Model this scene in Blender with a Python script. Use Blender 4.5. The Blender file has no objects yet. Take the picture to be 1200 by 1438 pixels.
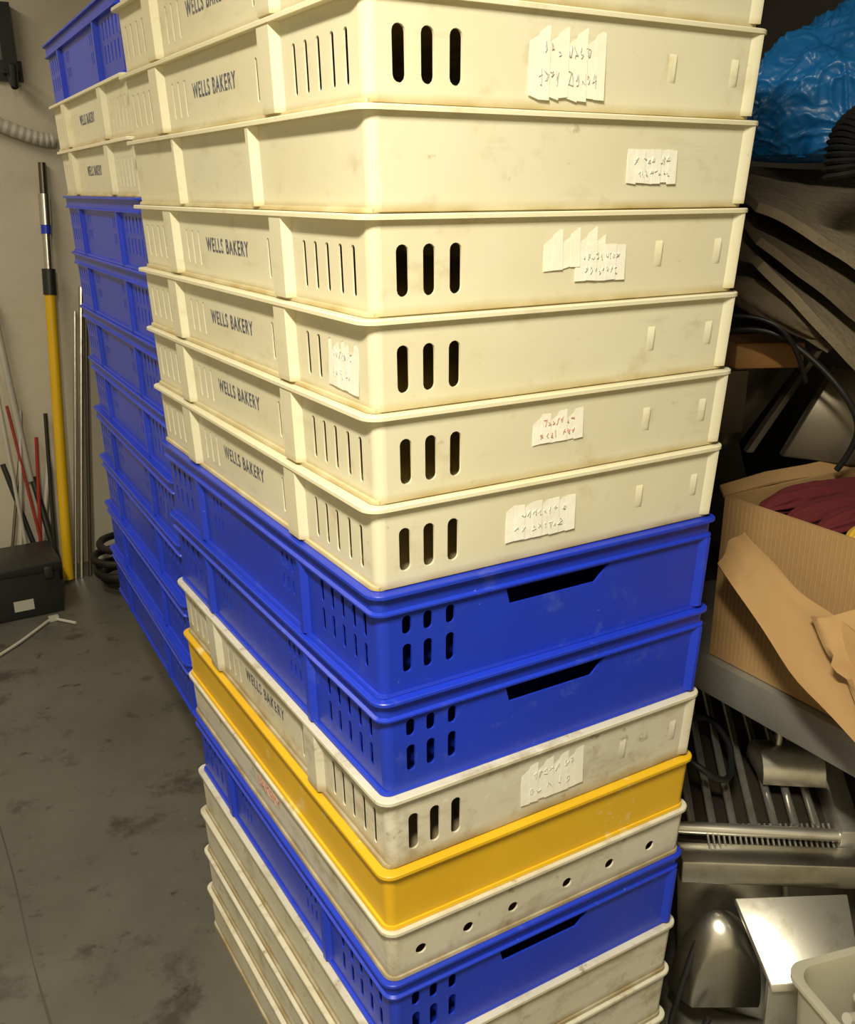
import bpy, bmesh, math, random
from mathutils import Vector, Matrix, Euler, noise
random.seed(7)
SC=bpy.context.scene
COL=SC.collection
H=1.31
CX,CY=-.3916,-.7497
W,D=.457,.711
try:
    SC.view_settings.view_transform='Standard'
except Exception: pass

# ---------------------------------------------------------------- materials
def mat(name,base,rough=.5,metal=0,nscale=6,namt=.12,dark=None,dscale=3,damt=0.0,bump=0.0,bscale=60,spec=.5,rand=.0,trans=0,coat=0,lo=.52,hi=.72,tcol=None,extra=(),seam=None):
    m=bpy.data.materials.new(name);m.use_nodes=True
    nt=m.node_tree;N=nt.nodes;L=nt.links;b=N['Principled BSDF']
    tc=N.new('ShaderNodeTexCoord')
    oi=N.new('ShaderNodeObjectInfo')
    off=N.new('ShaderNodeVectorMath');off.operation='ADD'
    sc=N.new('ShaderNodeMath');sc.operation='MULTIPLY';sc.inputs[1].default_value=13
    L.new(oi.outputs['Random'],sc.inputs[0])
    L.new(tc.outputs['Object'],off.inputs[0]);L.new(sc.outputs[0],off.inputs[1])
    n=N.new('ShaderNodeTexNoise');n.inputs['Scale'].default_value=nscale;n.inputs['Detail'].default_value=5
    L.new(off.outputs[0],n.inputs['Vector'])
    mx=N.new('ShaderNodeMix');mx.data_type='RGBA'
    mx.inputs[6].default_value=tuple(max(0,x*(1-namt)) for x in base)+(1,)
    mx.inputs[7].default_value=tuple(min(1,x*(1+namt)) for x in base)+(1,)
    L.new(n.outputs['Fac'],mx.inputs[0])
    out=mx.outputs[2]
    layers=list(extra)
    if damt>0: layers.append((dscale,damt,dark,lo,hi,(1,1,1)))
    for ds,da,dk,l_,h_,strv in layers:
        mp=N.new('ShaderNodeMapping');mp.inputs['Scale'].default_value=strv;mp.inputs['Location'].default_value=(ds,ds*.3,0)
        L.new(off.outputs[0],mp.inputs['Vector'])
        n2=N.new('ShaderNodeTexNoise');n2.inputs['Scale'].default_value=ds;n2.inputs['Detail'].default_value=8;n2.inputs['Roughness'].default_value=.65
        L.new(mp.outputs[0],n2.inputs['Vector'])
        r=N.new('ShaderNodeValToRGB');r.color_ramp.elements[0].position=l_;r.color_ramp.elements[1].position=h_
        r.color_ramp.elements[1].color=(da,)*3+(1,);r.color_ramp.elements[0].color=(0,0,0,1)
        L.new(n2.outputs['Fac'],r.inputs[0])
        m2=N.new('ShaderNodeMix');m2.data_type='RGBA';m2.inputs[7].default_value=tuple(dk)+(1,)
        L.new(r.outputs[0],m2.inputs[0]);L.new(out,m2.inputs[6]);out=m2.outputs[2]
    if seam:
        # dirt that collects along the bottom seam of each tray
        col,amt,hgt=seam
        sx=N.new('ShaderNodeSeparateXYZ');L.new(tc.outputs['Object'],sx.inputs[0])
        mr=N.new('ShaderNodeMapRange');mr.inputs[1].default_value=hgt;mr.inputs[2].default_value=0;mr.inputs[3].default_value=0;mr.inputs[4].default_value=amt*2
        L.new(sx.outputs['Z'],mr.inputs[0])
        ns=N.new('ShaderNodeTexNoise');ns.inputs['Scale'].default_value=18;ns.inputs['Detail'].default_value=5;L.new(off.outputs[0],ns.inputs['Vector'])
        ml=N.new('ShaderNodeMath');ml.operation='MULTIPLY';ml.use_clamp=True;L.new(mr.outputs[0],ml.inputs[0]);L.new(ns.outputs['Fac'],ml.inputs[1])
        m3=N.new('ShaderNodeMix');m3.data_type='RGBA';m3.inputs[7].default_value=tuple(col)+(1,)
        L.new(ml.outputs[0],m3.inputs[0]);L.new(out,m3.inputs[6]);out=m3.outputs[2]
    if rand>0:
        hv=N.new('ShaderNodeHueSaturation')
        mr=N.new('ShaderNodeMapRange');mr.inputs[3].default_value=1-rand;mr.inputs[4].default_value=1+rand*.4
        L.new(oi.outputs['Random'],mr.inputs[0]);L.new(mr.outputs[0],hv.inputs['Value']);L.new(out,hv.inputs['Color']);out=hv.outputs[0]
    L.new(out,b.inputs['Base Color'])
    b.inputs['Roughness'].default_value=rough;b.inputs['Metallic'].default_value=metal
    b.inputs['Specular IOR Level'].default_value=spec
    if coat: b.inputs['Coat Weight'].default_value=coat
    if bump>0:
        n3=N.new('ShaderNodeTexNoise');n3.inputs['Scale'].default_value=bscale;n3.inputs['Detail'].default_value=4
        L.new(off.outputs[0],n3.inputs['Vector'])
        bp=N.new('ShaderNodeBump');bp.inputs['Strength'].default_value=bump;bp.inputs['Distance'].default_value=.01
        L.new(n3.outputs['Fac'],bp.inputs['Height']);L.new(bp.outputs[0],b.inputs['Normal'])
    if trans>0:
        tr=N.new('ShaderNodeBsdfTranslucent');tr.inputs['Color'].default_value=tuple(tcol or base)+(1,)
        ms=N.new('ShaderNodeMixShader');ms.inputs[0].default_value=trans
        L.new(b.outputs[0],ms.inputs[1]);L.new(tr.outputs[0],ms.inputs[2]);L.new(ms.outputs[0],N['Material Output'].inputs['Surface'])
    return m
o1=(1,1,1)
M_white=mat('white_hdpe',(.91,.875,.68),.36,nscale=4,namt=.05,bump=.10,bscale=9,rand=.05,trans=.22,tcol=(.97,.88,.54),
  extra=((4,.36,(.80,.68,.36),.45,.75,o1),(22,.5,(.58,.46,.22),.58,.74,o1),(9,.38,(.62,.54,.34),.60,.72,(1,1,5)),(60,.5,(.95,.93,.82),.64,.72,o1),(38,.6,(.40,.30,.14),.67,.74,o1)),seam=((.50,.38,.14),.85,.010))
M_grime=mat('aged_white_hdpe',(.80,.77,.65),.45,nscale=5,namt=.09,bump=.10,bscale=11,rand=.06,trans=.14,tcol=(.85,.78,.55),
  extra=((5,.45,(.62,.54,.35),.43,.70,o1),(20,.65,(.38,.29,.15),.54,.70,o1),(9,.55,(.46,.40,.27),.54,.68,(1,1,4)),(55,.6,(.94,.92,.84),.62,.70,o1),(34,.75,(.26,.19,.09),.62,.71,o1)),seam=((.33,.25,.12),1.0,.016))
M_blue=mat('blue_plastic',(.014,.045,.60),.36,nscale=5,namt=.18,bump=.07,bscale=16,rand=.10,
  extra=((6,.35,(.02,.055,.38),.48,.7,o1),(24,.26,(.22,.30,.68),.60,.78,o1),(70,.5,(.35,.42,.75),.68,.74,o1)))
M_yellow=mat('yellow_plastic',(.76,.465,.018),.4,nscale=5,namt=.10,bump=.08,bscale=20,
  extra=((5,.4,(.60,.33,.01),.45,.7,o1),(16,.65,(.85,.77,.50),.59,.68,o1)))
M_ink=mat('black_ink',(.09,.095,.125),.6,extra=((90,.65,(.50,.47,.36),.53,.66,o1),))
M_pen=mat('faded_pen',(.58,.57,.53),.7)
M_red=mat('red_ink',(.70,.36,.29),.6)
M_paper=mat('paper_label',(.90,.88,.79),.45,bump=.10,bscale=40,nscale=20,namt=.06,extra=((12,.4,(.74,.68,.50),.50,.68,o1),))
M_tape=mat('clear_tape',(.90,.87,.73),.22,bump=.14,bscale=30,nscale=20,namt=.05)
M_wall=mat('painted_wall',(.64,.59,.47),.75,nscale=1.5,namt=.08,dark=(.36,.3,.22),dscale=2.6,damt=.35,bump=.15,bscale=25)
M_dwall=mat('dark_wall',(.03,.026,.022),.8,nscale=2,namt=.2,bump=.1)
M_joint=mat('joint_filler',(.075,.068,.055),.8,nscale=9,namt=.3)
M_floor=mat('painted_concrete_floor',(.128,.122,.102),.42,nscale=1.6,namt=.18,bump=.12,bscale=9,
  extra=((2.5,.6,(.078,.073,.058),.42,.66,o1),(7,.78,(.036,.031,.024),.57,.68,o1),(17,.8,(.030,.026,.020),.60,.68,o1),(30,.6,(.26,.25,.21),.66,.72,o1)))
M_ceil=mat('ceiling_paint',(.6,.58,.52),.8)
M_steel=mat('brushed_steel',(.66,.64,.58),.32,1,nscale=8,namt=.15,bump=.05,bscale=40)
M_bench=mat('worn_bench_steel',(.33,.32,.30),.38,.45,nscale=8,namt=.15,bump=.05,bscale=40)
M_polish=mat('polished_steel',(.72,.70,.64),.30,1,nscale=6,namt=.1,dark=(.3,.24,.16),dscale=11,damt=.5,bump=.10,bscale=5)
M_plate=mat('satin_steel_plate',(.72,.70,.64),.30,.85,nscale=6,namt=.1,dark=(.35,.26,.15),dscale=14,damt=.6,bump=.12,bscale=5)
M_dsteel=mat('dark_steel',(.15,.13,.10),.32,.8,nscale=6,namt=.25)
M_black=mat('black_rubber',(.012,.012,.012),.5)
M_blackp=mat('black_plastic',(.02,.022,.02),.4)
M_card=mat('cardboard',(.40,.245,.105),.85,nscale=5,namt=.12,dark=(.24,.13,.055),dscale=5,damt=.45,bump=.12,bscale=30)
M_cloth=mat('grey_brown_felt',(.115,.088,.055),.9,nscale=9,namt=.25,bump=.4,bscale=60)
M_cloth2=mat('light_felt',(.170,.135,.088),.9,nscale=9,namt=.25,bump=.4,bscale=60)
M_bag=mat('blue_polythene',(.008,.14,.42),.36,nscale=5,namt=.45,bump=.30,bscale=24,spec=.5,trans=.15,tcol=(.02,.3,.7))
M_redc=mat('maroon_cloth',(.105,.009,.013),.9,bump=.3,bscale=60)
M_yelc=mat('yellow_cloth',(.62,.39,.04),.85,bump=.3,bscale=60)
M_wood=mat('brown_wood',(.36,.18,.06),.5,nscale=12,namt=.3)
M_pole=mat('yellow_pole',(.78,.48,.01),.4)
M_pvc=mat('white_pvc',(.55,.53,.46),.4)
M_redp=mat('red_plastic',(.35,.03,.02),.4)
M_tub=mat('frosted_plastic',(.72,.70,.60),.3,trans=.5,tcol=(.85,.83,.72))

# ---------------------------------------------------------------- mesh builder
class MB:
    def __init__(s): s.v=[];s.f=[];s.m=[]
    def add(s,V,F,mi=0,M=None):
        o=len(s.v)
        for p in V:
            p=Vector(p); s.v.append(tuple(M@p if M else p))
        for f in F: s.f.append(tuple(i+o for i in f)); s.m.append(mi)
    def box(s,x0,x1,y0,y1,z0,z1,mi=0,M=None):
        V=[(x,y,z) for z in (z0,z1) for y in (y0,y1) for x in (x0,x1)]
        s.add(V,[(0,2,3,1),(4,5,7,6),(0,1,5,4),(2,6,7,3),(0,4,6,2),(1,3,7,5)],mi,M)
    def prism(s,poly,a,b,mi=0,M=None):
        n=len(poly);V=[(p[0],p[1],a) for p in poly]+[(p[0],p[1],b) for p in poly]
        F=[tuple(range(n))[::-1],tuple(range(n,2*n))]+[(i,(i+1)%n,n+(i+1)%n,n+i) for i in range(n)]
        s.add(V,F,mi,M)
    def hexa(s,A,B,mi=0):
        s.add(list(A)+list(B),[(0,1,2,3),(4,5,6,7),(0,1,5,4),(1,2,6,5),(2,3,7,6),(3,0,4,7)],mi)
    def mesh(s,me,mi=0,M=None):
        s.add([v.co for v in me.vertices],[tuple(p.vertices) for p in me.polygons],mi,M)
    def cyl(s,p0,p1,r,seg=12,mi=0,r1=None):
        p0=Vector(p0);p1=Vector(p1);d=(p1-p0);q=d.to_track_quat('Z','Y').to_matrix().to_4x4()
        q.translation=p0;L=d.length;r1=r if r1 is None else r1
        V=[(r*math.cos(2*math.pi*i/seg),r*math.sin(2*math.pi*i/seg),0) for i in range(seg)]+[(r1*math.cos(2*math.pi*i/seg),r1*math.sin(2*math.pi*i/seg),L) for i in range(seg)]
        F=[tuple(range(seg))[::-1],tuple(range(seg,2*seg))]+[(i,(i+1)%seg,seg+(i+1)%seg,seg+i) for i in range(seg)]
        s.add(V,F,mi,q)
    def build(s,name,mats,smooth=30,fix=True,bevel=0):
        me=bpy.data.meshes.new(name);me.from_pydata(s.v,[],s.f)
        for m in mats: me.materials.append(m)
        me.polygons.foreach_set('material_index',s.m);me.update()
        if fix:
            bm=bmesh.new();bm.from_mesh(me);bmesh.ops.recalc_face_normals(bm,faces=bm.faces)
            if bevel: bmesh.ops.bevel(bm,geom=bm.edges[:],offset=bevel,segments=2,affect='EDGES',profile=.5)
            bm.to_mesh(me);bm.free()
        if smooth:
            me.polygons.foreach_set('use_smooth',[True]*len(me.polygons))
            me.set_sharp_from_angle(angle=math.radians(smooth))
        return me
def obj(name,me,loc=(0,0,0),rot=(0,0,0),parent=None):
    o=bpy.data.objects.new(name,me);o.location=loc;o.rotation_euler=rot
    COL.objects.link(o)
    if parent: o.parent=parent
    return o
def empty(name,loc=(0,0,0),rot=(0,0,0)):
    e=bpy.data.objects.new(name,None);e.location=loc;e.rotation_euler=rot;COL.objects.link(e);return e
def curve_to_mesh(cu):
    o=bpy.data.objects.new('tmpc',cu);COL.objects.link(o)
    bpy.context.view_layer.update()
    dg=bpy.context.evaluated_depsgraph_get()
    me=bpy.data.meshes.new_from_object(o.evaluated_get(dg))
    bpy.data.objects.remove(o);return me
def panel2d(w0,w1,z0,z1,t,holes):
    cu=bpy.data.curves.new('p','CURVE');cu.dimensions='2D';cu.fill_mode='BOTH';cu.extrude=t/2
    def sp(pts):
        s=cu.splines.new('POLY');s.points.add(len(pts)-1)
        for i,p in enumerate(pts): s.points[i].co=(p[0],p[1],0,1)
        s.use_cyclic_u=True
    sp([(w0,z0),(w1,z0),(w1,z1),(w0,z1)])
    for h in holes: sp(h)
    return curve_to_mesh(cu)
def capsule(u,v0,v1,r,n=6):
    P=[]
    for i in range(n+1):
        a=math.pi*i/n;P.append((u+r*math.cos(a),v1-r+r*math.sin(a)))
    for i in range(n+1):
        a=math.pi+math.pi*i/n;P.append((u+r*math.cos(a),v0+r+r*math.sin(a)))
    return P
def circle(u,v,r,n=14): return [(u+r*math.cos(2*math.pi*i/n),v+r*math.sin(2*math.pi*i/n)) for i in range(n)]
def text_mesh(txt,size,depth=.0003,shear=0,offset=0,spacing=1):
    cu=bpy.data.curves.new('t','FONT');cu.body=txt;cu.size=size;cu.extrude=depth;cu.shear=shear;cu.offset=offset
    cu.align_x='CENTER';cu.align_y='CENTER';cu.space_character=spacing
    return curve_to_mesh(cu)
def tube(pts,r,res=4,cyc=False,smooth=True):
    cu=bpy.data.curves.new('c','CURVE');cu.dimensions='3D';cu.bevel_depth=r;cu.bevel_resolution=res;cu.use_fill_caps=True
    s=cu.splines.new('NURBS' if smooth and len(pts)>2 else 'POLY');s.points.add(len(pts)-1)
    for i,p in enumerate(pts): s.points[i].co=(*p,1)
    s.use_cyclic_u=cyc
    if s.type=='NURBS': s.order_u=3;s.use_endpoint_u=True;s.resolution_u=8
    return curve_to_mesh(cu)
def face_x(x): return Matrix(((0,0,1,x),(1,0,0,0),(0,1,0,0),(0,0,0,1)))
def face_y(y): return Matrix(((1,0,0,0),(0,0,1,y),(0,1,0,0),(0,0,0,1)))

def rrect(x0,y0,x1,y1,r,seg=5):
    P=[]
    for cx,cy,a0 in ((x1-r,y0+r,-90),(x1-r,y1-r,0),(x0+r,y1-r,90),(x0+r,y0+r,180)):
        for i in range(seg+1):
            a=math.radians(a0+90*i/seg);P.append((cx+r*math.cos(a),cy+r*math.sin(a)))
    return P
def ring(mb,prof,r=.02,mi=0):
    loops=[]
    for ins,z in prof:
        loops.append([(x,y,z) for x,y in rrect(ins,ins,W-ins,D-ins,max(r-ins,.003))])
    n=len(loops[0]);k=len(loops);V=[p for l in loops for p in l];F=[]
    for a in range(k):
        b=(a+1)%k
        for i in range(n):
            j=(i+1)%n;F.append((a*n+i,a*n+j,b*n+j,b*n+i))
    mb.add(V,F,mi)

def make_tray(kind,h,mats):
    mb=MB();t=.0026;tl=.0016;RR=.017
    bx=.010 if kind not in('smooth','holed') else .006
    by=.005;rc=.010
    blue=kind=='blue'
    rimh=.0048
    zt=h-rimh+.001
    if blue:
        bx=.010;by=.007
        ring(mb,[(0,h-.004),(0,h-.001),(.001,h),(.015,h),(.015,h-.024),(.0025,h-.024),(.0025,h-.022),(.006,h-.020),(.006,h-.004)],r=RR)
        zt=h-.023
    else:
        ring(mb,[(0,h-rimh),(0,h-.0012),(.001,h),(.016,h),(.016,h-.004),(.004,h-.004),(.003,h-rimh)],r=RR)
    ring(mb,[(bx-.004,0),(bx-.003,.004),(bx+.004,.005),(bx+.004,0)],r=RR)
    mb.box(bx+.002,W-bx-.002,by+.002,D-by-.002,.001,.004)
    for cx,cy,a0 in ((bx+rc,by+rc,180),(W-bx-rc,by+rc,270),(W-bx-rc,D-by-rc,0),(bx+rc,D-by-rc,90)):
        n=6;V=[];F=[]
        for i in range(n+1):
            a=math.radians(a0+90*i/n)
            for rr in (rc,rc-t):
                for z in (0.001,zt): V.append((cx+rr*math.cos(a),cy+rr*math.sin(a),z))
        for i in range(n):
            o=4*i
            F+=[(o,o+4,o+5,o+1),(o+2,o+3,o+7,o+6),(o,o+2,o+6,o+4),(o+1,o+5,o+7,o+3)]
        F+=[(0,1,3,2),(4*n,4*n+2,4*n+3,4*n+1)]
        mb.add(V,F)
    eh=[];lh=[]
    if kind=='wells':
        for u in (.0400,.0665,.0935): eh.append(capsule(u,.19*h,.71*h,.0062))
        for u in (.139,.114,.089,.062,.037): lh.append(capsule(u,.18*h,.70*h,.0034))
        for u in (.635,.668,.70,.322): lh.append(capsule(u*D,.2*h,.68*h,.0028))
        for u in (.037,.062,.089,.114,.139): lh.append(capsule(D-u,.2*h,.70*h,.0034))
    elif blue:
        for u in (.040,.064,.090):
            eh.append(capsule(u,.20*h,.48*h,.0052));eh.append(capsule(u,.57*h,.75*h,.0052))
        zt2=h-.025
        eh.append([(.163,zt2-.022),(.277,zt2-.022),(.296,zt2-.003),(.158,zt2-.003)])
        for u in (.038,.062,.088,.113,.138):
            lh.append(capsule(u,.20*h,.44*h,.0034));lh.append(capsule(u,.50*h,.74*h,.0034))
            lh.append(capsule(D-u,.22*h,.44*h,.0034));lh.append(capsule(D-u,.50*h,.72*h,.0034))
        for u in (.31,.33,.35,.65,.67,.69):
            lh.append(capsule(u*D,.3*h,.46*h,.0024));lh.append(capsule(u*D,.54*h,.7*h,.0024))
    elif kind=='holed':
        for u in (.10,.24,.38,.56,.71,.86): eh.append(circle(u*W,.42*h,.0072))
    pe=panel2d(bx+rc,W-bx-rc,.001,zt,t,eh);pl=panel2d(by+rc,D-by-rc,.001,zt,tl,lh)
    mb.mesh(pe,0,face_y(by+t/2));mb.mesh(pe,0,face_y(D-by-t/2))
    mb.mesh(pl,0,face_x(bx+tl/2));mb.mesh(pl,0,face_x(W-bx-tl/2))
    if kind=='wells':
        for u in (.332,.414):
            for y,s in((by,1),(D-by,-1)):
                ya,yb=y+s*.0005,y-s*.0018
                V=[(u-.0055,ya,.34*h),(u+.0055,ya,.34*h),(u+.0055,ya,.66*h),(u-.0055,ya,.66*h),
                   (u+.001,yb,.39*h),(u+.0035,yb,.39*h),(u+.0035,yb,.61*h),(u+.001,yb,.61*h)]
                mb.add(V,[(0,1,2,3),(4,5,6,7),(0,1,5,4),(1,2,6,5),(2,3,7,6),(3,0,4,7)])
    if kind in('wells','plain','blue'):
        x=W-bx-.010
        mb.prism([(x-.006,by+.0005),(x+.006,by+.0005),(x+.0075,.0012),(x+.003,.0012)],.004,zt-.001,0)
    if kind=='wells' or blue: PS=((.232,.292),(.735,.80))
    elif kind=='plain': PS=((.332,.362),(.68,.71))
    else: PS=()
    for a,b in PS:
        y0,y1=a*D,b*D;q=.007
        if blue: y0+=.010;y1-=.010
        xo=.0012 if not blue else .003
        mb.prism([(bx+.001,y0),(xo,y0+q),(xo,y1-q),(bx+.001,y1)],.003,zt-.0005)
        mb.prism([(W-bx-.001,y0),(W-xo,y0+q),(W-xo,y1-q),(W-bx-.001,y1)],.003,zt-.0005)
    if kind=='wells':
        tm=text_mesh('WELLS BAKERY',.0220,spacing=1.24,offset=.0002)
        M=Matrix(((0,0,-1,bx-.0002),(-.76,0,0,.500*D),(0,1.08,0,.50*h),(0,0,0,1)))
        mb.mesh(tm,1,M)
    tp=.0035;hh=h-.008
    for i,(x,y,z) in enumerate(mb.v):
        if z<hh:
            k=1-z/hh
            sx=1-2*tp*k/W;sy=1-2*tp*k/D
            mb.v[i]=(W/2+(x-W/2)*sx,D/2+(y-D/2)*sy,z)
    return mb.build('tray_'+kind,mats,smooth=35)

TR={}
def tray_mesh(kind,h,colour):
    k=(kind,round(h,4),colour)
    if k not in TR:
        base={'white':M_white,'grime':M_grime,'blue':M_blue,'yellow':M_yellow}[colour]
        TR[k]=make_tray(kind,h-.0006,[base,M_ink,M_red])
    return TR[k]
NAME={'white':'white_bread_tray','grime':'white_bread_tray','blue':'blue_bread_tray','yellow':'yellow_bread_tray'}

def sticker(parent,x0,x1,z0,z1,lines=2,ink=None,tape=False,left=False,tilt=0,seed=0):
    """hand-written label stuck on the end (or long) face: overlapping vertical tape strips"""
    rnd=random.Random(seed);mb=MB()
    w=x1-x0;hh=z1-z0
    ns=max(3,int(w/.010))
    for k in range(ns):
        a=-w/2+w*k/ns-.0006;b=-w/2+w*(k+1)/ns+.0006
        ja,jb,jc,jd=[rnd.uniform(-.0022,.0022)*(1.0 if tape else .45) for _ in range(4)]
        zo=.0010+.00035*(k%2)
        V=[(a,-hh/2+ja,zo),(b,-hh/2+jb,zo+.0003),(b,hh/2+jc,zo+.0003),(a,hh/2+jd,zo)]
        V+=[(x,y,z-.0005) for x,y,z in V]
        mb.add(V,[(0,1,2,3),(7,6,5,4),(0,4,5,1),(1,5,6,2),(2,6,7,3),(3,7,4,0)],0)
    for k in range(lines):
        zz=hh*(.5-(k+.5)/lines)*.8;x=-w*rnd.uniform(.30,.40);xe=w*rnd.uniform(.26,.38);lh=hh*.12
        while x<xe:
            n=rnd.choice((4,5,6));P=[]
            lw=w*rnd.uniform(.05,.09)
            for q in range(n):
                P.append((x+lw*rnd.uniform(0,1),zz+rnd.uniform(-lh,lh),.0019))
            mb.mesh(tube(P,.00042,res=1,smooth=rnd.random()<.6),1)
            x+=lw*1.2
            if rnd.random()<.15:x+=lw
    me=mb.build('label',[M_tape if tape else M_paper,ink or M_pen],smooth=60,fix=False)
    cx,cz=(x0+x1)/2,(z0+z1)/2
    T=Matrix.Rotation(tilt,4,'Z')
    if left: M=Matrix(((0,0,-1,.0105+.002),(-1,0,0,cx),(0,1,0,cz),(0,0,0,1)))
    else: M=Matrix(((1,0,0,cx),(0,0,-1,.0052+.0018),(0,1,0,cz),(0,0,0,1)))
    o=obj('label',me,parent=parent);o.matrix_local=M@T
    return o

# ---------------------------------------------------------------- front stack
zs=[.333,.245,.157,.0693,-.0186,-.1082,-.1954,-.2844,-.3738,-.4929,-.6107,-.7038,-.782,-.8551,-.973,-1.057,-1.141,-1.225,-1.31]
kinds=[('wells','white'),('wells','white'),('wells','white'),('plain','white'),('wells','white'),('wells','white'),('wells','white'),('wells','white'),
('blue','blue'),('blue','blue'),('wells','grime'),('smooth','yellow'),('holed','grime'),('blue','blue'),('smooth','grime'),('smooth','grime'),('smooth','grime'),('smooth','grime')]
# trays come from several suppliers: outer length / width differ slightly, and the pile leans a touch
LEN=[.770,.770,.768,.766,.760,.752,.744,.738,.734,.732,.728,.726,.724,.722,.722,.722,.722,.722]
WID=[.486,.486,.485,.483,.482,.481,.480,.478,.475,.473,.470,.468,.466,.464,.464,.464,.464,.464]
LEAN=[.0085,.0085,.0085,.008,.0075,.0075,.007,.007,.006,.0045,.0025,.001,0,0,0,0,0,0]
trays=[]
for i,(k,c) in enumerate(kinds):
    top,bot=zs[i],zs[i+1];h=round(top-bot,4)
    me=tray_mesh(k,h,c)
    dx=random.uniform(-.0014,.0014);dy=random.uniform(-.0014,.0014)
    dx-=LEAN[i]*.86;dy+=LEAN[i]*.51
    o=obj(NAME[c],me,(dx,dy,H+bot+.0002),(0,0,math.radians(random.uniform(-.15,.15))))
    o.scale=(WID[i]/W,LEN[i]/D,1)
    trays.append(o)
def hz(i): return zs[i]-zs[i+1]
def st(i,x0,x1,a,b,n=2,**k): sticker(trays[i],x0,x1,a*hz(i),b*hz(i),n,seed=i*3+int(x0*100),**k)
st(2,.168,.250,.12,.80,2,tape=True)
st(3,.283,.344,.28,.64,2)
st(4,.190,.262,.40,.82,0,tape=True,tilt=.03)
st(4,.228,.288,.24,.62,2)
st(6,.184,.245,.40,.76,2,ink=M_red,tilt=.02)
st(7,.157,.243,.26,.70,2)
st(10,.182,.270,.22,.78,2,tilt=.02)
st(5,.034,.094,.15,.70,2,left=True,tilt=-.05)
tm=text_mesh('BAKERY',.022);mb=MB();mb.mesh(tm,0,Matrix(((0,0,-1,.0062),(-1,0,0,.36),(0,1,0,.04),(0,0,0,1))))
obj('stencil',mb.build('stencil',[M_red]),parent=trays[12])

# ---------------------------------------------------------------- stack behind
LX,LY,LR=.022,.792,math.radians(-2.2)
z=-.925
def back_tray(k,c,h,z,j):
    me=tray_mesh(k,h,c)
    lean=max(0,min(1,(z+.5)/.7))*.016
    obj(NAME[c],me,(LX-lean+random.uniform(-.004,.004),LY+random.uniform(-.001,.002),H+z+.0002),(0,0,LR+math.radians(random.uniform(-.3,.3))))
for j in range(8):
    back_tray('blue','blue',.1146,z,j);z+=.1146
for j in range(2):
    back_tray('wells','white',.0875,z,j);z+=.0875
back_tray('blue','blue',.1146,z,9);z+=.1146
e=empty('tray_trolley',(LX,LY,0),(0,0,LR))
mb=MB();zt=H-.925
a0,a1,b0,b1=.16,W-.05,.05,D-.16
for (a,b,c,d) in ((a0,a1,b0,b0+.04),(a0,a1,b1-.04,b1),(a0,a0+.04,b0+.04,b1-.04),(a1-.04,a1,b0+.04,b1-.04)):
    mb.box(a,b,c,d,zt-.035,zt-.0005)
    mb.box(a,b,c,d,.10,.12)
for x in(a0+.02,a1-.02):
    for y in(b0+.02,b1-.02):
        mb.box(x-.015,x+.015,y-.015,y+.015,.12,zt-.035)
obj('frame',mb.build('frame',[M_blackp]),parent=e)
mb=MB()
for x in(a0+.04,a1-.03):
    for y in(b0+.03,b1-.03):
        mb.cyl((x-.012,y,.04),(x+.012,y,.04),.04,20)
        mb.box(x-.018,x-.014,y-.015,y+.015,.035,.10);mb.box(x+.014,x+.018,y-.015,y+.015,.035,.10)
obj('castors',mb.build('castors',[M_black]),parent=e)

# ---------------------------------------------------------------- room
def slab(name,x0,x1,y0,y1,z0,z1,m):
    mb=MB();mb.box(x0,x1,y0,y1,z0,z1);return obj(name,mb.build(name,[m],smooth=0))
XL,XR,YN,YF,ZC=-1.9,1.60,-2.2,2.75,2.40
slab('floor',XL,XR,YN,YF,-.1,0,M_floor)
slab('ceiling',XL,XR,YN,YF,ZC,ZC+.1,M_ceil)
slab('wall_back',XL-.1,XR+.1,YF,YF+.1,-.1,ZC+.1,M_wall)
slab('wall_front',XL-.1,XR+.1,YN-.1,YN,-.1,ZC+.1,M_wall)
slab('wall_left',XL-.1,XL,YN,YF,-.1,ZC+.1,M_wall)
slab('wall_right',XR,XR+.1,YN,YF,-.1,ZC+.1,M_dwall)
mb=MB();V=[];F=[];n=60
for i in range(n+1):
    y=-2.1+3.6*i/n;x=-.300+.010*noise.noise(Vector((y*2,0,0)));w_=.0018+.002*noise.noise(Vector((y*7,3,0)))
    V+=[(x-w_,y,.0006),(x+w_,y,.0006)]
for i in range(n):F.append((2*i,2*i+1,2*i+3,2*i+2))
mb.add(V,F);obj('trim_1',mb.build('floor_joint',[M_joint],fix=False))

cyaw,syaw=math.cos(math.radians(30.84)),math.sin(math.radians(30.84))
def U(r,f,z): return Vector((CX+cyaw*r+syaw*f,CY+cyaw*f-syaw*r,z))

def sheet(P4,nx,ny,fn,th,name,m,par):
    a,b,c,d=[Vector(p) for p in P4];V=[];F=[]
    for j in range(ny+1):
        for i in range(nx+1):
            u,v=i/nx,j/ny;p=(a*(1-u)+b*u)*(1-v)+(d*(1-u)+c*u)*v
            V.append(p+fn(u,v))
    for j in range(ny):
        for i in range(nx):
            q=j*(nx+1)+i;F.append((q,q+1,q+nx+2,q+nx+1))
    me=bpy.data.meshes.new(name);me.from_pydata([tuple(v) for v in V],[],F)
    bm=bmesh.new();bm.from_mesh(me);bmesh.ops.solidify(bm,geom=bm.faces[:],thickness=th);bmesh.ops.recalc_face_normals(bm,faces=bm.faces);bm.to_mesh(me);bm.free()
    me.materials.append(m);me.polygons.foreach_set('use_smooth',[True]*len(me.polygons));me.set_sharp_from_angle(angle=math.radians(40))
    return obj(name,me,parent=par)

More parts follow.
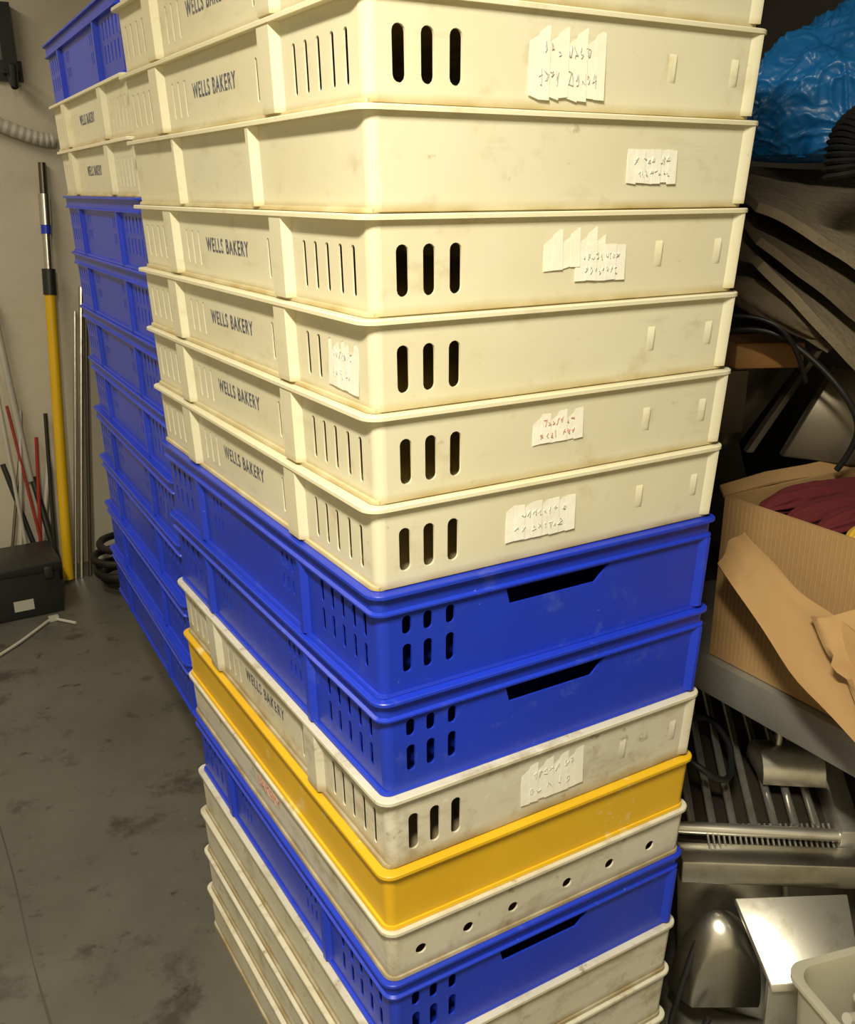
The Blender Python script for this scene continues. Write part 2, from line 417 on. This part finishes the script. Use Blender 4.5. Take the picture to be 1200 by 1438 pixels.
# ---------------------------------------------------------------- steel bench
e=empty('steel_bench')
mb=MB();bz=.60
mb.box(.69,1.45,-.55,.62,bz-.06,bz)
for x in(.74,1.40):
    for y in(-.48,.56): mb.box(x-.02,x+.02,y-.02,y+.02,0,bz-.06)
obj('frame',mb.build('frame',[M_bench],bevel=.002),parent=e)

# ---------------------------------------------------------------- bread slicer on the floor
e=empty('bread_slicer')
mb=MB()
mb.hexa([U(.42,1.27,0),U(.60,1.21,0),U(.98,1.45,0),U(.60,1.80,0)],[U(.40,1.28,.27),U(.56,1.235,.275),U(.86,1.46,.30),U(.56,1.72,.30)])
obj('housing',mb.build('housing',[M_polish],bevel=.008),parent=e)
mb=MB()
mb.hexa([U(.395,1.285,.30),U(.66,1.25,.305),U(.72,1.66,.36),U(.44,1.70,.36)],[U(.395,1.285,.312),U(.66,1.25,.317),U(.72,1.66,.372),U(.44,1.70,.372)])
obj('slide_tray',mb.build('slide_tray',[M_dsteel],bevel=.002),parent=e)
mb=MB()
mb.hexa([U(.640,1.24,.28),U(.672,1.24,.28),U(.735,1.66,.34),U(.700,1.66,.34)],[U(.640,1.24,.365),U(.672,1.24,.365),U(.735,1.66,.45),U(.700,1.66,.45)])
mb.hexa([U(.385,1.28,.28),U(.400,1.28,.28),U(.450,1.70,.34),U(.433,1.70,.34)],[U(.385,1.28,.360),U(.400,1.28,.360),U(.450,1.70,.44),U(.433,1.70,.44)])
obj('cheeks',mb.build('cheeks',[M_plate],bevel=.003),parent=e)
mb=MB();V=[];F=[];n=16
for i in range(n+1):
    a=math.pi*i/n
    f=1.40-.045*math.cos(a);zz=.372+.052*math.sin(a)
    V+=[U(.555,f,zz),U(.655,f-.01,zz)]
for i in range(n): F.append((2*i,2*i+1,2*i+3,2*i+2))
F+=[tuple(range(0,2*n+2,2)),tuple(range(1,2*n+3,2))[::-1]]
mb.add(V,F)
mb.cyl(U(.59,1.40,.42),U(.59,1.40,.465),.008,14);mb.cyl(U(.59,1.40,.465),U(.59,1.40,.49),.014,18)
obj('carriage',mb.build('carriage',[M_polish],smooth=40),parent=e)
mb=MB()
for s in range(7):
    r0=.420+s*.033;mb.cyl(U(r0,1.28,.345),U(r0+.050,1.67,.405),.0066,14)
mb.cyl(U(.395,1.28,.345),U(.660,1.25,.35),.010,16);mb.cyl(U(.44,1.67,.405),U(.71,1.64,.405),.010,16)
for s in range(24):
    r0=.44+s*.0085
    mb.cyl(U(r0,1.240,.325),U(r0+.003,1.285,.347),.0020,6)
obj('rod_grille',mb.build('rod_grille',[M_plate]),parent=e)
mb=MB()
mb.hexa([U(.392,1.225,.322),U(.665,1.195,.335),U(.665,1.235,.340),U(.392,1.265,.33)],[U(.392,1.222,.285),U(.665,1.192,.295),U(.66,1.235,.295),U(.392,1.26,.285)])
obj('front_lip',mb.build('front_lip',[M_polish],bevel=.003),parent=e)
# rounded blade guard bulging from the front
mb=MB();V=[];F=[];n=24;k=8
for i in range(n+1):
    a=math.pi*(i/n)
    for j in range(k+1):
        t_=j/k
        q=math.sqrt(max(0,1-(t_*.8)**2))
        r=.455+.070*math.cos(a)*(.35+.65*q);zz=.09+.150*math.sin(a)*(.35+.65*q)
        V.append(U(r+.01*t_,1.215-.045*t_,zz))
for i in range(n):
    for j in range(k): F.append((i*(k+1)+j,i*(k+1)+j+1,(i+1)*(k+1)+j+1,(i+1)*(k+1)+j))
F.append(tuple(i*(k+1)+k for i in range(n+1)))
mb.add(V,F);obj('blade_guard',mb.build('blade_guard',[M_steel],smooth=60),parent=e)
mb=MB()
mb.hexa([U(.470,1.200,.275),U(.635,1.185,.295),U(.628,1.09,.225),U(.500,1.10,.205)],[U(.470,1.200,.265),U(.635,1.185,.285),U(.628,1.085,.215),U(.50,1.095,.195)])
mb.hexa([U(.498,1.105,.205),U(.63,1.095,.225),U(.63,1.105,.0),U(.51,1.115,.0)],[U(.498,1.115,.205),U(.63,1.105,.225),U(.63,1.115,.0),U(.51,1.125,.0)])
obj('catch_plate',mb.build('catch_plate',[M_plate],bevel=.002),parent=e)
mb=MB()
pts=[U(.455+.055*math.cos(a),1.40+.085*math.sin(a),.415+.02*math.sin(a*2)) for a in [i*math.pi/6 for i in range(12)]]
mb.mesh(tube(pts,.0055,cyc=True))
mb.mesh(tube([U(.42,1.20,.20),U(.39,1.17,.12),U(.37,1.15,.05),U(.42,1.1,.012),U(.48,1.06,.012),U(.44,1.0,.012)],.005))
mb.mesh(tube([U(.43,1.14,.10),U(.40,1.13,.05),U(.40,1.1,.012),U(.36,1.12,.012),U(.38,1.2,.012)],.005))
obj('drive_belt_and_leads',mb.build('drive_belt',[M_black]),parent=e)

# ---------------------------------------------------------------- tub front right
e=empty('clear_plastic_tub')
def tub(mb,C,wx,wy,z0,z1,rot,t=.004,fl=.015):
    Mx=Matrix.Translation(C)@Matrix.Rotation(rot,4,'Z')
    def lp(s,z): return [(x,y,z) for x,y in rrect(-wx/2-s,-wy/2-s,wx/2+s,wy/2+s,.03,6)]
    L=[lp(0,z0),lp(fl,z1-.006),lp(fl+.008,z1-.006),lp(fl+.008,z1),lp(fl-t,z1),lp(-t,z0+.006)]
    n=len(L[0]);V=[p for l in L for p in l];F=[tuple(range(n)),tuple(range((len(L)-1)*n,len(L)*n))]
    for a in range(len(L)-1):
        for i in range(n):
            j=(i+1)%n;F.append((a*n+i,a*n+j,(a+1)*n+j,(a+1)*n+i))
    mb.add(V,F,0,Mx)
tc=U(.650,.985,0)
mb=MB();tub(mb,tc,.22,.18,.001,.285,math.radians(-14))
obj('tub',mb.build('tub',[M_tub],smooth=40),parent=e)
mb=MB();rnd=random.Random(4)
for k in range(30):
    a=rnd.random()*6.28;rr=rnd.uniform(0,.07)
    p=tc+Vector((rr*math.cos(a),rr*math.sin(a),.20+rnd.uniform(0,.05)))
    q=[p+Vector((rnd.uniform(-.035,.035),rnd.uniform(-.025,.025),rnd.uniform(-.01,.02))) for _ in range(2)]
    mb.mesh(tube([p]+q,.008))
mb.prism(rrect(-.09,-.07,.09,.07,.02),.01,.17,0,Matrix.Translation(tc)@Matrix.Rotation(math.radians(-14),4,'Z'))
obj('folded_bags',mb.build('folded_bags',[M_pvc]),parent=e)

# ---------------------------------------------------------------- cardboard box
e=empty('cardboard_box');boxe=e
mb=MB();x0,x1,y0,y1=.705,1.14,-.30,.205;z0,z1=.602,.868;t=.005
mb.box(x0,x0+t,y0,y1,z0,z1);mb.box(x1-t,x1,y0,y1,z0,z1);mb.box(x0+t,x1-t,y0,y0+t,z0,z1);mb.box(x0+t,x1-t,y1-t,y1,z0,z1);mb.box(x0+t,x1-t,y0+t,y1-t,z0,z0+t)
for k in range(60):
    y=y0+.01+k*(y1-y0-.02)/59
    mb.prism([(x0-.0006,y),(x0+.001,y-.0022),(x0+.001,y+.0022)],z0+.01,z1-.004)
obj('carton',mb.build('carton',[M_card],smooth=0),parent=e)
nf=lambda s,a:(lambda u,v:Vector((a*noise.noise(Vector((u*2.5,v*2.5,s))),a*.5*noise.noise(Vector((u*3,v*2,s+3))),a*noise.noise(Vector((u*2,v*3,s+6))))))
f1=nf(1,.012);f2=nf(9,.012)
sheet((U(.420,1.285,.793),U(.472,1.335,.822),U(.560,1.04,.765),U(.560,.985,.63)),18,18,lambda u,v:Vector((-.012*math.sin(v*3.1),0,.010*math.sin(u*3)))+f1(u,v),.005,'side_flap',M_card,e)
sheet((U(.500,1.130,.785),U(.590,1.12,.80),U(.600,1.00,.65),U(.525,1.02,.68)),14,14,lambda u,v:Vector((-.014*math.sin(u*3.1),-.014*math.sin(v*2.6),0))+f2(u,v),.005,'lower_flap',M_card,e)
sheet(((x0,y1+.002,z1),(x1,y1+.002,z1),(x1,y1+.04,z1+.012),(x0+.02,y1+.03,z1+.006)),4,4,lambda u,v:Vector((0,0,.004*math.sin(u*7))),.004,'end_flap',M_card,e)
def bez(P,t):
    a=[p.copy() for p in P]
    while len(a)>1:a=[a[i].lerp(a[i+1],t) for i in range(len(a)-1)]
    return a[0]
def roll(name,P,R,m,par,seed,flat=.6,fold=.14):
    n=60;k=48;V=[];F=[]
    for i in range(n+1):
        t_=i/n;c=bez(P,t_);ta=min(t_,.98);d=(bez(P,ta+.02)-bez(P,ta)).normalized()
        sd=d.cross(Vector((0,0,1))).normalized();up=sd.cross(d)
        s=max(0.0,math.sin(math.pi*t_))**.35
        for j in range(k):
            a=2*math.pi*j/k
            rr=R*s*(1+.22*noise.noise(Vector((math.cos(a)*1.6,math.sin(a)*1.6,t_*3+seed)))+fold*abs(math.sin(a*3.5+t_*4+seed+noise.noise(Vector((t_*4,seed,0)))*2))+fold*.5*math.sin(a*9+t_*7))
            V.append(c+sd*math.cos(a)*rr+up*math.sin(a)*rr*flat)
    for i in range(n):
        for j in range(k):
            F.append((i*k+j,i*k+(j+1)%k,(i+1)*k+(j+1)%k,(i+1)*k+j))
    F+=[tuple(range(k)),tuple(range(n*k,n*k+k))]
    mb=MB();mb.add(V,F);return obj(name,mb.build(name,[m],smooth=70),parent=par)
V3=Vector
rolls=[((.745,.165,.848),(.85,.168,.865),(1.05,.12,.85),.024,M_redc),((.742,.115,.842),(.86,.12,.862),(1.07,.05,.85),.026,M_redc),
((.742,.060,.845),(.84,.07,.865),(1.05,-.02,.85),.025,M_redc),((.742,.010,.848),(.82,.012,.868),(1.0,-.07,.85),.022,M_yelc),
((.742,-.045,.842),(.84,-.04,.862),(1.0,-.12,.85),.026,M_redc),((.745,-.10,.845),(.82,-.11,.865),(1.0,-.19,.85),.024,M_yelc),((.748,-.17,.84),(.85,-.17,.86),(1.05,-.23,.84),.028,M_redc),
((.79,.12,.80),(.95,.06,.82),(1.06,-.16,.80),.045,M_redc),((.79,.02,.79),(.85,-.1,.80),(1.0,-.22,.79),.045,M_redc)]
for i,(a,b,c,R,m) in enumerate(rolls):
    roll('cloth_roll_%d'%(i+1),[V3(a),V3(b),V3(c)],R,m,e,i*2.3,.7,.18)
for ch in boxe.children:
    for v in ch.data.vertices:
        v.co.z=max(v.co.z,.602);v.co.x=min(v.co.x,1.16)

# ---------------------------------------------------------------- dark machine behind
e=empty('steel_mixer_housing')
mb=MB()
prof=[(.44,.602),(.44,1.02),(.69,1.035),(.57,.87),(.66,.602)]
P0=[U(r,1.66+.25*(r-.44),z) for r,z in prof];P1=[U(r,1.95,z) for r,z in prof]
mb.add(P0+P1,[(0,1,2,3,4),(9,8,7,6,5)]+[(i,(i+1)%5,5+(i+1)%5,5+i) for i in range(5)])
obj('housing',mb.build('housing',[M_dsteel],bevel=.004),parent=e)
mb=MB();q=[U(.685,1.70,1.04),U(.695,1.70,1.04),U(.580,1.665,.865),U(.568,1.665,.865)];n=U(0,-.02,0)-U(0,0,0)
mb.hexa(q,[p+n for p in q])
mb.hexa([U(.455,1.64,.90),U(.56,1.655,.90),U(.56,1.655,1.01),U(.455,1.64,1.01)],[U(.455,1.65,.90),U(.56,1.665,.90),U(.56,1.665,1.01),U(.455,1.65,1.01)])
obj('edge_trim',mb.build('edge_trim',[M_dsteel]),parent=e)
mb=MB();mb.hexa([U(.60,1.56,.88),U(.90,1.48,.86),U(.90,1.48,1.03),U(.68,1.58,1.03)],[U(.60,1.58,.88),U(.90,1.50,.86),U(.90,1.50,1.03),U(.68,1.60,1.03)])
obj('guard_panel',mb.build('guard_panel',[M_dsteel],bevel=.003),parent=e)

e=empty('dark_storage_cabinet')
mb=MB();mb.box(1.02,1.50,.90,1.7,0,1.12);mb.box(1.0,1.52,.88,1.72,1.12,1.14)
for zz in(.4,.75):mb.box(1.008,1.02,.92,1.68,zz,zz+.01)
mb.cyl((1.0,1.2,.6),(1.0,1.2,.7),.008)
obj('carcass',mb.build('carcass',[M_dsteel],bevel=.002),parent=e)

# ---------------------------------------------------------------- felt mats
e=empty('felt_mat_pile')
def wav(a,s): return lambda u,v:Vector((0,0,a*math.sin(u*4+s)*math.cos(v*3+s)+a*.6*noise.noise(Vector((u*3,v*3,s)))))
sheet((U(.49,1.48,1.292),U(.66,1.38,1.185),U(.86,1.72,1.345),U(.50,1.78,1.355)),16,12,wav(.007,0),.014,'mat_top',M_cloth2,e)
sheet((U(.495,1.47,1.245),U(.64,1.37,1.12),U(.80,1.64,1.24),U(.52,1.72,1.31)),16,12,wav(.007,5),.012,'mat_second',M_cloth,e)
sheet((U(.500,1.46,1.205),U(.64,1.355,1.06),U(.80,1.62,1.18),U(.52,1.70,1.26)),16,12,wav(.008,1),.014,'mat_upper',M_cloth2,e)
sheet((U(.49,1.55,1.16),U(.60,1.42,1.09),U(.80,1.66,1.12),U(.52,1.74,1.20)),12,12,wav(.008,2),.014,'mat_middle',M_cloth,e)
roll('rolled_mat',[U(.47,1.56,1.165),U(.54,1.5,1.15),U(.60,1.44,1.10)],.035,M_cloth,e,3,.8,.06)
mb=MB();mb.mesh(tube([U(.46,1.54,1.09),U(.52,1.50,1.115),U(.60,1.47,1.06),U(.66,1.44,.99),U(.68,1.46,.93),U(.66,1.48,.88)],.005))
mb.mesh(tube([U(.45,1.52,1.12),U(.50,1.49,1.13),U(.56,1.46,1.10),U(.60,1.5,1.02)],.004))
obj('black_cable',mb.build('black_cable',[M_black]),parent=e)  # black cable lying over the wooden block, grouped under the mats
mb=MB();mb.box(-.06,.06,-.05,.05,-.022,.022)
obj('wooden_block',mb.build('wooden_block',[M_wood],bevel=.006),U(.56,1.62,1.050),(0,0,math.radians(-25)))
# ---------------------------------------------------------------- blue bag: crumpled polythene with thin raised creases
bm=bmesh.new();bmesh.ops.create_icosphere(bm,subdivisions=7,radius=1)
def ridge(p,g=2.4): return 1-abs(noise.noise(p))*g
def crease(p,g=7): return max(0.0,1-abs(noise.noise(p))*g)
for v in bm.verts:
    n=v.co.normalized()
    big=noise.noise(n*1.3+Vector((4,1,2)))*.30
    wv=Vector((noise.noise(n*2+Vector((9,0,0))),noise.noise(n*2+Vector((0,9,0))),noise.noise(n*2+Vector((0,0,9)))))*.6
    st_=Vector((n.x*3.0,n.y*3.0,n.z*1.2))
    k=1+big+.09*ridge(st_+wv+Vector((1,5,3)))+.035*crease(n*2.6+wv*1.5+Vector((2,8,1)))+.025*crease(n*4.8+wv*2+Vector((6,1,3)),6)+.012*crease(n*8+wv*2,5)
    z=n.z*k
    if z<-.55: z=-.55+(z+.55)*.15
    v.co=Vector((n.x*k*.15,n.y*k*.14,z*.125+.03*max(0,n.x*.5+n.z)))
me=bpy.data.meshes.new('bag');bm.to_mesh(me);bm.free();me.materials.append(M_bag)
me.polygons.foreach_set('use_smooth',[True]*len(me.polygons))
obj('blue_plastic_bag',me,U(.67,1.68,1.430))
mb=MB();P=[U(.560,1.36,1.325),U(.545,1.36,1.40),U(.60,1.38,1.42),U(.73,1.40,1.39)]
n=26
for i in range(n):
    a=bez(P,i/n);b=bez(P,(i+1)/n);m_=a.lerp(b,.5)
    mb.cyl(a,m_,.022,16,0,.027);mb.cyl(m_,b,.027,16,0,.022)
obj('ribbed_vacuum_hose',mb.build('hose',[M_black]))

# ---------------------------------------------------------------- left background
e=empty('telescopic_pole')
a=Vector((.113,2.583,0.01));b=Vector((.224,2.735,1.40))
def lp(t):return a.lerp(b,t)
for nm,t0,t1,r,m in(('yellow_shaft',0,.70,.018,M_pole),('collar',.70,.76,.022,M_blackp),('inner_tube',.76,.84,.013,M_steel),('blue_band',.84,.86,.016,M_blue),('clamp',.86,.93,.018,M_steel),('tip',.93,1.0,.012,M_dsteel)):
    mb=MB();mb.cyl(lp(t0),lp(t1),r,16);obj(nm,mb.build(nm,[m]),parent=e)
e=empty('black_tool_case')
mb=MB();mb.box(-.40,.05,2.33,2.54,.001,.15);mb.box(-.41,.06,2.32,2.55,.15,.18);mb.box(-.3,-.15,2.30,2.32,.11,.14);mb.box(.0,.03,2.31,2.33,.13,.17)
obj('case',mb.build('case',[M_blackp],bevel=.006),parent=e)
mb=MB();mb.box(-.10,-.04,2.327,2.3295,.03,.065);obj('rating_label',mb.build('rating_label',[M_pvc]),parent=e)
e=empty('bundle_of_rods')
rods=[((.0,2.62,0),(-.02,2.70,.78),.006,M_pvc),((.06,2.62,0),(.01,2.72,.62),.005,M_redp),((-.04,2.62,0),(.05,2.72,.6),.006,M_pvc),((.08,2.62,0),(.13,2.72,.58),.007,M_blackp),
((.16,2.60,0),(.30,2.73,1.0),.008,M_steel),((.19,2.60,0),(.31,2.73,.96),.007,M_dsteel),((.14,2.60,0),(.27,2.73,.92),.006,M_steel),((.03,2.62,0),(.09,2.72,.5),.006,M_redp),((-.08,2.62,0),(.03,2.72,.45),.005,M_dsteel),
((.05,2.62,0),(-.03,2.72,.42),.009,M_blackp),((.02,2.64,0),(.12,2.73,.40),.010,M_pvc),((.10,2.62,0),(.06,2.72,.36),.012,M_blackp)]
for k,(p,q,r,m) in enumerate(rods):
    mb=MB();mb.cyl(p,q,r,10);obj('rod_%d'%(k+1),mb.build('rod',[m]),parent=e)
mb=MB();mb.mesh(tube([(.05,2.71,.35),(.01,2.71,.95),(0.005,2.71,1.0),(-.03,2.71,1.01),(-.15,2.71,1.0)],.011));obj('white_pipe',mb.build('white_pipe',[M_pvc]),parent=e)
mb=MB();pts=[]
for i in range(60):
    a=i*.42;pts.append((.36+.17*math.cos(a)+.02*math.sin(a*.37),2.45+.13*math.sin(a)+.02*math.cos(a*.29),.014+.0026*i+.004*math.sin(a*3)))
mb.mesh(tube(pts,.013));obj('coiled_hose',mb.build('coiled_hose',[M_black]))
mb=MB();mb.mesh(tube([(-.35,1.95,.006),(-.16,2.1,.006),(-.05,2.22,.006),(.0,2.28,.006),(.03,2.24,.006),(.06,2.2,.006)],.005))
mb.box(-.01,.02,2.26,2.28,0.001,.015);obj('white_cable',mb.build('white_cable',[M_pvc]))
mb=MB();P=[Vector((-.05,2.72,1.56)),Vector((.10,2.72,1.53)),Vector((.20,2.72,1.46)),Vector((.27,2.72,1.47))]
for i in range(14):
    a=bez(P,i/14);b=bez(P,(i+1)/14);m_=a.lerp(b,.5);mb.cyl(a,m_,.020,14,0,.022);mb.cyl(m_,b,.022,14,0,.020)
obj('flexible_duct',mb.build('duct',[M_pvc]))
mb=MB();mb.box(.14,.18,2.70,2.748,1.66,1.86);mb.box(.12,.2,2.735,2.748,1.64,1.7);mb.cyl((.16,2.72,1.66),(.16,2.66,1.62),.012);mb.cyl((.16,2.66,1.62),(.16,2.64,1.68),.012)
obj('wall_hook',mb.build('wall_hook',[M_blackp],smooth=30))

# ---------------------------------------------------------------- lights
def area(name,loc,sx,sy,power,col,rot=(0,0,0)):
    l=bpy.data.lights.new(name,'AREA');l.shape='RECTANGLE';l.size=sx;l.size_y=sy;l.energy=power;l.color=col
    o=bpy.data.objects.new(name,l);o.location=loc;o.rotation_euler=rot;COL.objects.link(o);return o
area('back_wall_fill',(-.60,-.74,2.15),.12,.45,60,(1,.915,.70))
area('back_wall_fill',(-.7,1.7,2.3),.25,1.2,16,(1,.88,.66))  # unseen fill lamp, added to brighten the back wall and far floor
w=bpy.data.worlds.new('world');SC.world=w;w.use_nodes=True
w.node_tree.nodes['Background'].inputs[0].default_value=(1,.88,.7,1);w.node_tree.nodes['Background'].inputs[1].default_value=.08

# ---------------------------------------------------------------- camera
cd=bpy.data.cameras.new('camera');cam=bpy.data.objects.new('camera',cd);COL.objects.link(cam)
cam.location=(CX,CY,H);cam.rotation_euler=(math.radians(71.339),math.radians(.174),math.radians(-30.842))
cd.sensor_fit='HORIZONTAL';cd.sensor_width=36;cd.lens=1336.6/1200*36;cd.clip_start=.01
SC.camera=cam
